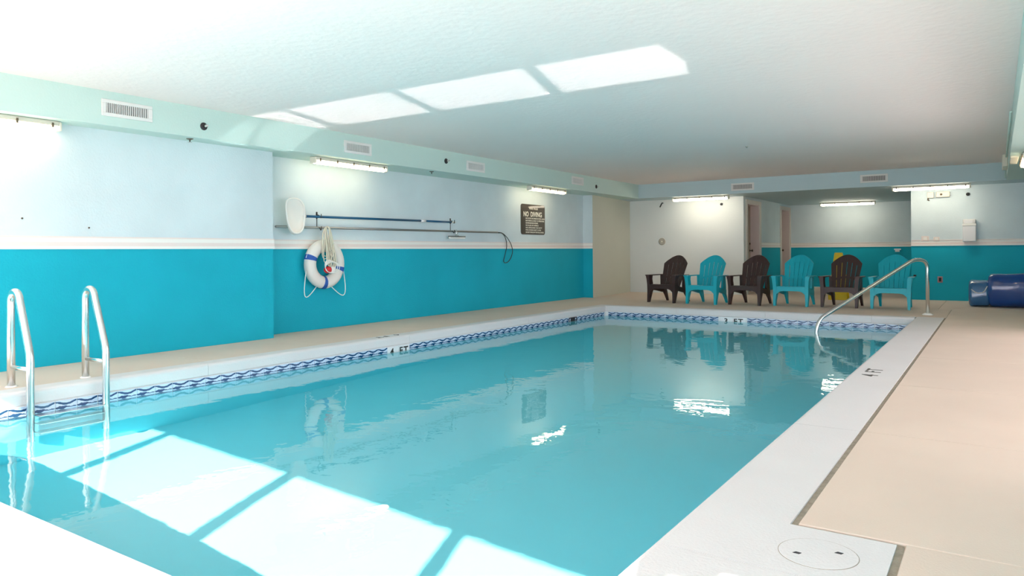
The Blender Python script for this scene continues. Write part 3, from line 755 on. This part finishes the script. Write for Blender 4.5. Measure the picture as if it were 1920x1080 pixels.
hr = thing('stair_handrail', 'long stainless grab rail sloping from the far right deck corner into the pool', 'handrail', (0, 0, 0))
B0 = Vector((-.864, 12.50, 0)); B1 = Vector((-2.11, 10.80, 0))
dd = (B1 - B0)
def at(t, z): p = B0 + dd * t; return (p.x, p.y, z)
path = round_path([at(0, 0), at(0, .81), at(.12, .845), at(.97, .02), at(1.0, -.14), at(.99, -.45)], [.22, .16, .18, .1], 8)
b = MB(); b.tube(path, .026, 14); b.build('rail', [M_steel], hr)
b = MB(); b.lathe([(.075, 0), (.075, .01), (.032, .028)], tuple(B0), n=24); b.build('escutcheon', [M_railw], hr)

# ------------------------------------------------------------------ adirondack chairs
def make_chair(m, label):
    t = thing('adirondack_chair', label, 'chair', group='plastic adirondack chairs beyond the far end of the pool')
    # local: front at y=0 facing -Y, x across
    # seat: curved slatted plate from front apron down to the back
    b = MB(); ns = 7; prof = [(-.02, .325), (.0, .345), (.05, .35), (.15, .325), (.28, .285), (.40, .26), (.47, .265)]
    for s_ in range(ns):
        x0 = -.235 + s_ * .47 / ns + .004; x1 = -.235 + (s_ + 1) * .47 / ns - .004; vs = []
        for y, z in prof: vs += [(x0, y, z), (x1, y, z), (x1, y, z - .014), (x0, y, z - .014)]
        k_ = len(prof); fs = [(0, 3, 2, 1), (4 * k_ - 4, 4 * k_ - 3, 4 * k_ - 2, 4 * k_ - 1)]
        for i in range(k_ - 1):
            for q in range(4): fs.append((4 * i + q, 4 * i + (q + 1) % 4, 4 * i + 4 + (q + 1) % 4, 4 * i + 4 + q))
        b.add(vs, fs)
    # front apron with curved underside, side rails
    vs = []; na = 12
    for i in range(na + 1):
        x = -.24 + .48 * i / na; zb = .265 - .06 * (abs(x) / .24) ** 6
        vs += [(x, -.022, .345), (x, .0, .345), (x, .0, zb), (x, -.022, zb)]
    fs = [(0, 1, 2, 3), tuple(4 * na + q for q in (3, 2, 1, 0))]
    for i in range(na):
        for q in range(4): fs.append((4 * i + q, 4 * i + 4 + q, 4 * i + 4 + (q + 1) % 4, 4 * i + (q + 1) % 4))
    b.add(vs, fs)
    for s_ in (-1, 1):
        x0, x1 = sorted((s_ * .235, s_ * .255)); vs = []
        for y, zt, zb in ((0, .345, .24), (.2, .315, .22), (.42, .27, .18), (.56, .25, .17)): vs += [(x0, y, zt), (x1, y, zt), (x1, y, zb), (x0, y, zb)]
        fs = [(0, 1, 2, 3), (15, 14, 13, 12)]
        for i in range(3):
            for q in range(4): fs.append((4 * i + q, 4 * i + 4 + q, 4 * i + 4 + (q + 1) % 4, 4 * i + (q + 1) % 4))
        b.add(vs, fs)
    b.build('seat', [m], t)
    # backrest: fan of six slats, cells skipped where the slots are
    b = MB(); cells = []; us = [-1]
    nsl = 6; g = .02
    for i in range(nsl):
        a = -1 + 2 * i / nsl; c_ = -1 + 2 * (i + 1) / nsl
        lo = a + (g if i else 0); hi = c_ - (g if i < nsl - 1 else 0)
        cells.append((lo, hi, True))
        if i < nsl - 1: cells.append((hi, c_ + g, False))
    tv = [0, .06, .14, .22, .30, .36, .42, .50, .58, .66, .74, .80, .86, .93, 1.0]
    Lm = .70
    def P(u, t_, off):
        Lu = Lm * (1 - .245 * abs(u) ** 1.9); s_ = t_ * Lu
        w_ = .195 + .06 * min(1, s_ / (.765 * Lm)); x = u * w_
        y = .36 + s_ * .44 - .035 * (1 - u * u) * 0 - .05 * (u * u) + .0; z = .25 + s_ * .93
        return Vector((x, y + off, z))
    th = .016
    for lo, hi, solid in cells:
        sub = 3 if solid else 1
        for q in range(sub):
            ua, ub = lo + (hi - lo) * q / sub, lo + (hi - lo) * (q + 1) / sub
            for j in range(len(tv) - 1):
                ta, tb = tv[j], tv[j + 1]
                if not solid and not (tb <= .06 + 1e-6 or .36 <= ta < .42 - 1e-6 or ta >= .80 - 1e-6): continue
                bow = lambda u_: (-.006 if solid and 0 < q < sub - 0 and u_ not in (lo, hi) else 0)
                q4 = [P(ua, ta, bow(ua)), P(ub, ta, bow(ub)), P(ub, tb, bow(ub)), P(ua, tb, bow(ua))]
                r4 = [p + Vector((0, th, 0)) for p in (P(ua, ta, 0), P(ub, ta, 0), P(ub, tb, 0), P(ua, tb, 0))]
                b.add(q4 + r4, [(0, 1, 2, 3), (7, 6, 5, 4), (0, 4, 5, 1), (1, 5, 6, 2), (2, 6, 7, 3), (3, 7, 4, 0)])
    b.build('backrest', [m], t)
    for s_ in (-1, 1):
        # arm: flat paddle
        b = MB(); pts = [(-.045, -.04), (-.05, -.0), (-.048, .2), (-.04, .42), (-.03, .52), (.02, .52), (.03, .42), (.045, .2), (.05, .0), (.045, -.04), (.02, -.055), (-.02, -.055)]
        b.prism([(s_ * .29 + x, y) for x, y in (pts if s_ > 0 else [(-x, y) for x, y in pts][::-1])], .512, .530); b.build('arm', [m], t)
        # front leg blade, wide at the arm and tapering to the foot
        b = MB(); vs = []
        for z, xi, xo, y0, y1 in ((.512, .250, .325, -.035, .10), (.45, .250, .312, -.03, .085), (.34, .243, .302, -.024, .10), (.24, .240, .300, -.022, .105), (.12, .250, .297, -.03, .06), (0, .256, .294, -.04, .02)):
            vs += [(s_ * xi, y0, z), (s_ * xo, y0, z), (s_ * xo, y1, z), (s_ * xi, y1, z)]
        fs = [(0, 1, 2, 3), (23, 22, 21, 20)] + [(4 * i + q, 4 * i + 4 + q, 4 * i + 4 + (q + 1) % 4, 4 * i + (q + 1) % 4) for i in range(5) for q in range(4)]
        b.add(vs, fs); b.build('leg', [m], t)
        b = MB(); vs = []
        for z, xi, xo, y0, y1 in ((.52, .225, .262, .40, .50), (.30, .215, .258, .40, .54), (.20, .20, .248, .45, .56), (.10, .21, .25, .54, .61), (0, .215, .25, .61, .65)):
            vs += [(s_ * xi, y0, z), (s_ * xo, y0, z), (s_ * xo, y1, z), (s_ * xi, y1, z)]
        fs = [(0, 1, 2, 3), (19, 18, 17, 16)] + [(4 * i + q, 4 * i + 4 + q, 4 * i + 4 + (q + 1) % 4, 4 * i + (q + 1) % 4) for i in range(4) for q in range(4)]
        b.add(vs, fs); b.build('leg', [m], t)
    return t
cb = make_chair(M_brown, 'dark brown adirondack chair, leftmost of the row'); cb.location = (-5.33, 13.07, 0); cb.rotation_euler = (0, 0, -.15)
ct = make_chair(M_teal, 'turquoise adirondack chair, leftmost of the three turquoise ones'); ct.location = (-4.535, 13.03, 0); ct.rotation_euler = (0, 0, -.08)
dup(cb, (-3.785, 13.17, 0), -.12, 'dark brown adirondack chair in front of the alcove doors')
dup(ct, (-3.015, 13.30, 0), -.05, 'turquoise adirondack chair between the second and third brown chairs')
dup(cb, (-2.235, 13.36, 0), -.06, 'dark brown adirondack chair hiding the yellow floor sign')
dup(ct, (-1.46, 13.38, 0), -.02, 'turquoise adirondack chair behind the sloping grab rail, rightmost of the row')

# ------------------------------------------------------------------ yellow floor sign
ys_ = thing('floor_sign', 'yellow folding wet floor sign standing behind a brown chair', 'sign', (-2.60, 15.50, 0))
for s_, nm in ((-1, 'front_panel'), (1, 'rear_panel')):
    b = MB(); vs = []
    for z, hw, y in ((0, .17, .14), (.12, .165, .12), (.9, .075, .012), (.93, .065, .008)): vs += [(-hw, s_ * y, z), (hw, s_ * y, z), (hw, s_ * (y + .02), z), (-hw, s_ * (y + .02), z)]
    b.add(vs, [(0, 1, 2, 3), (15, 14, 13, 12)] + [(4 * i + q, 4 * i + 4 + q, 4 * i + 4 + (q + 1) % 4, 4 * i + (q + 1) % 4) for i in range(3) for q in range(4)])
    p_ = b.build(nm, [M_yellow], ys_)
b = MB(); b.bbox(-.17, .17, -.165, -.14, .0, .13, .01); b.build('foot_panel', [M_yellow], ys_)
b = MB(); b.add([(-.03, -.035, .84), (.03, -.035, .84), (0, -.035, .89), (-.03, -.032, .84), (.03, -.032, .84), (0, -.032, .89)], [(0, 1, 2), (5, 4, 3), (0, 1, 4, 3), (1, 2, 5, 4), (2, 0, 3, 5)]); b.build('warning_symbol', [M_orange], ys_)

# ------------------------------------------------------------------ rolled blue pool cover
tp = thing('pool_cover_roll', 'rolled shiny blue pool cover lying against the right of the far wall', 'pool cover', (0, 14.80, 0))
def rollmesh(x0, x1, ry, rz_, seed, m, name, nx=24, n=40, zc=None):
    rn = random.Random(seed); ph = [rn.uniform(0, 6.28) for _ in range(6)]; b = MB(); vs = []
    zc = zc or rz_
    for i in range(nx + 1):
        x = x0 + (x1 - x0) * i / nx; e = 1 - .16 * max(0, 1 - i / 1.5) ** 2 - .1 * max(0, 1 - (nx - i) / 1.5) ** 2
        for k in range(n):
            a = 2 * PI * k / n
            w_ = 1 + .02 * math.sin(3 * a + ph[0] + 3 * x) + .015 * math.sin(7 * a + ph[1] + 5 * x) + .012 * math.sin(14 * x + ph[2] + 2 * a)
            ca, sa = math.cos(a), math.sin(a); sq = lambda q: math.copysign(abs(q) ** .75, q)
            z = zc + rz_ * sq(sa) * w_ * e
            vs.append((x, ry * sq(ca) * w_ * e, max(z, .002)))
    b.add(vs, [(i * n + k, i * n + (k + 1) % n, (i + 1) * n + (k + 1) % n, (i + 1) * n + k) for i in range(nx) for k in range(n)] + [tuple(range(n)), tuple(range(nx * n, nx * n + n))], smooth=True)
    return b.build(name, [m], tp)
rollmesh(-.12, XR - .02, .30, .285, 1, M_tarp, 'cover_roll')
rollmesh(-.40, -.10, .24, .225, 5, M_tarp2, 'loose_film_end', 12)
b = MB()
b.tube(round_path([(-.36, -.235, .30), (-.28, -.255, .23), (-.18, -.26, .25), (-.13, -.25, .36)], .06), .007, 6)
b.build('white_streak', [M_ropew], tp)  # thin white tube bent across the film end

# ------------------------------------------------------------------ small wall fittings on the far walls
dp = thing('wall_dispenser', 'white wall dispenser with a clear top on the right of the far wall', 'dispenser', (-.42, YF, 1.33))
b = MB(); b.bbox(-.11, .11, -.12, 0, -.21, .13, .018); b.build('dispenser_body', [M_plastw], dp)
b = MB(); b.bbox(-.105, .105, -.10, 0, .13, .215, .015); b.build('dispenser_top', [M_ventw], dp)
b = MB(); b.bbox(-.075, .055, -.106, -.098, .135, .20, .003); b.build('dispenser_label', [M_plastw], dp)
b = MB(); b.bbox(-.112, .112, -.126, -.1, .085, .13, .006); b.build('dispenser_band', [M_railw], dp)
el = thing('emergency_light', 'cream emergency light box under the right far fixture', 'light fitting', (-.845, YF, 2.035))
b = MB(); b.bbox(-.115, .115, -.06, 0, -.055, .055, .015); b.build('box', [M_plastc], el)
b = MB(); b.lathe([(.02, 0), (.02, -.01), (.008, -.014)], (-.03, -.06, 0), 'y', 12); b.build('lamp_dot', [M_clip], el)
jb = thing('junction_box', 'small cream junction box left of the emergency light', 'box', (-1.055, YF, 2.03))
b = MB(); b.bbox(-.055, .055, -.05, 0, -.055, .06, .008); b.build('box', [M_plastc], jb)
b = MB(); b.tube([(-.04, -.02, -.05), (-.045, -.02, -.09), (-.02, -.02, -.10)], .012, 8); b.build('outlet_spout', [M_clip], jb)
def disc(name, loc, r, m, label, cat, d=.02, axis='y', sgn_=-1, ringm=None):
    t = thing(name, label, cat, loc)
    b = MB(); b.lathe([(r, 0), (r, sgn_ * d * .6), (r * .8, sgn_ * d)], axis=axis, n=24); b.build('plate', [m], t)
    if ringm:
        for rr in (.38, .62, .86):
            b = MB(); b.tube([(rr * r * math.cos(2 * PI * k / 24), sgn_ * d * 1.02, rr * r * math.sin(2 * PI * k / 24)) for k in range(24)], r * .05, 5, closed=True); b.build('ring', [ringm], t)
    return t
disc('round_vent', (-6.56, YF, 1.208), .085, M_plastc, 'round grey slotted vent cover on the left of the far wall', 'vent', .015, ringm=M_dark)
disc('wall_sensor', (-.441, YF, 2.02), .032, M_dark, 'small black round sensor right of the emergency light', 'sensor', .03)
disc('wall_stud', (-5.138, YF, 2.03), .03, M_dark, 'small black stud below the fixture on the plain white wall', 'bolt', .03)
b = MB(); b.tube([(-6.60, YF - .02, 2.02), (-6.57, YF - .03, 2.07), (-6.545, YF - .02, 2.12), (-6.52, YF - .015, 2.11)], .014, 8); b.tube([(-6.59, YF, 2.07), (-6.57, YF - .03, 2.07)], .01, 8)
b.build('wall_bracket', [M_dark], label='small dark angled bracket high on the left of the far wall', cat='bracket')
b = MB(); b.bbox(-2.14, -1.99, YA - .03, YA, .965, 1.0, .005); b.bbox(-2.12, -2.02, YA - .035, YA, .92, .965, .005)
b.build('thermostat', [M_plastw], label='little white control on the teal back wall of the alcove', cat='switch')
def plate(x, z, w_, h_, m, label, name='outlet_plate', cat='outlet'):
    t = thing(name, label, cat, (x, YF, z))
    b = MB(); b.bbox(-w_ / 2, w_ / 2, -.012, 0, -h_ / 2, h_ / 2, .004); b.build('cover', [m], t)
    b = MB(); b.bbox(-w_ * .25, w_ * .25, -.018, -.01, -h_ * .3, h_ * .3, .003); b.build('socket', [M_dark if m is not M_rail else M_railw], t)
plate(-.905, .40, .085, .12, mat('outlet_pink', (.42, .25, .27), .5), 'dusty pink outlet low on the teal far wall right of the grab rail')
plate(-1.33, .47, .05, .035, M_dark, 'tiny dark slot plate low on the wall beside the alcove corner')
plate(-1.15, 1.19, .13, .10, M_rail, 'cream surface box on the chair rail, left one', 'surface_box', 'box'); plate(-.96, 1.18, .10, .08, M_rail, 'cream surface box on the chair rail, right one', 'surface_box', 'box')
# box and conduit on the right beam
cb_ = thing('conduit_box', 'beige conduit box on the right beam near the far soffit', 'box', (.152, 13.6, 2.33))
b = MB(); b.bbox(-.07, 0, -.35, .35, -.09, .09, .01); b.build('box', [M_plastc], cb_)
b = MB(); b.tube([(-.02, -.35, .05), (-.02, -4.5, .08)], .012, 8); b.tube([(-.02, .35, -.05), (-.02, 1.7, -.1)], .01, 8); b.build('conduit', [M_bulk], cb_)
b = MB(); b.bbox(.158, .245, 11.35, 12.25, ZU - .025, ZU, .006); b.build('beige_box', [M_plastc], label='flat beige box under the right beam near the frame edge', cat='panel')
for (x, y, z, lb) in ((-7.08, 3.42, 1.25, 'small dark screw in the pale near wall above the rail'), (-7.08, 2.86, 1.32, 'smallest dark screw in the pale near wall, close to the left frame edge')):
    b = MB(); b.lathe([(.008, 0), (.008, .008), (.003, .012)], (x, y, z), 'x', 10); b.build('wall_screw', [M_knob], label=lb, cat='screw')
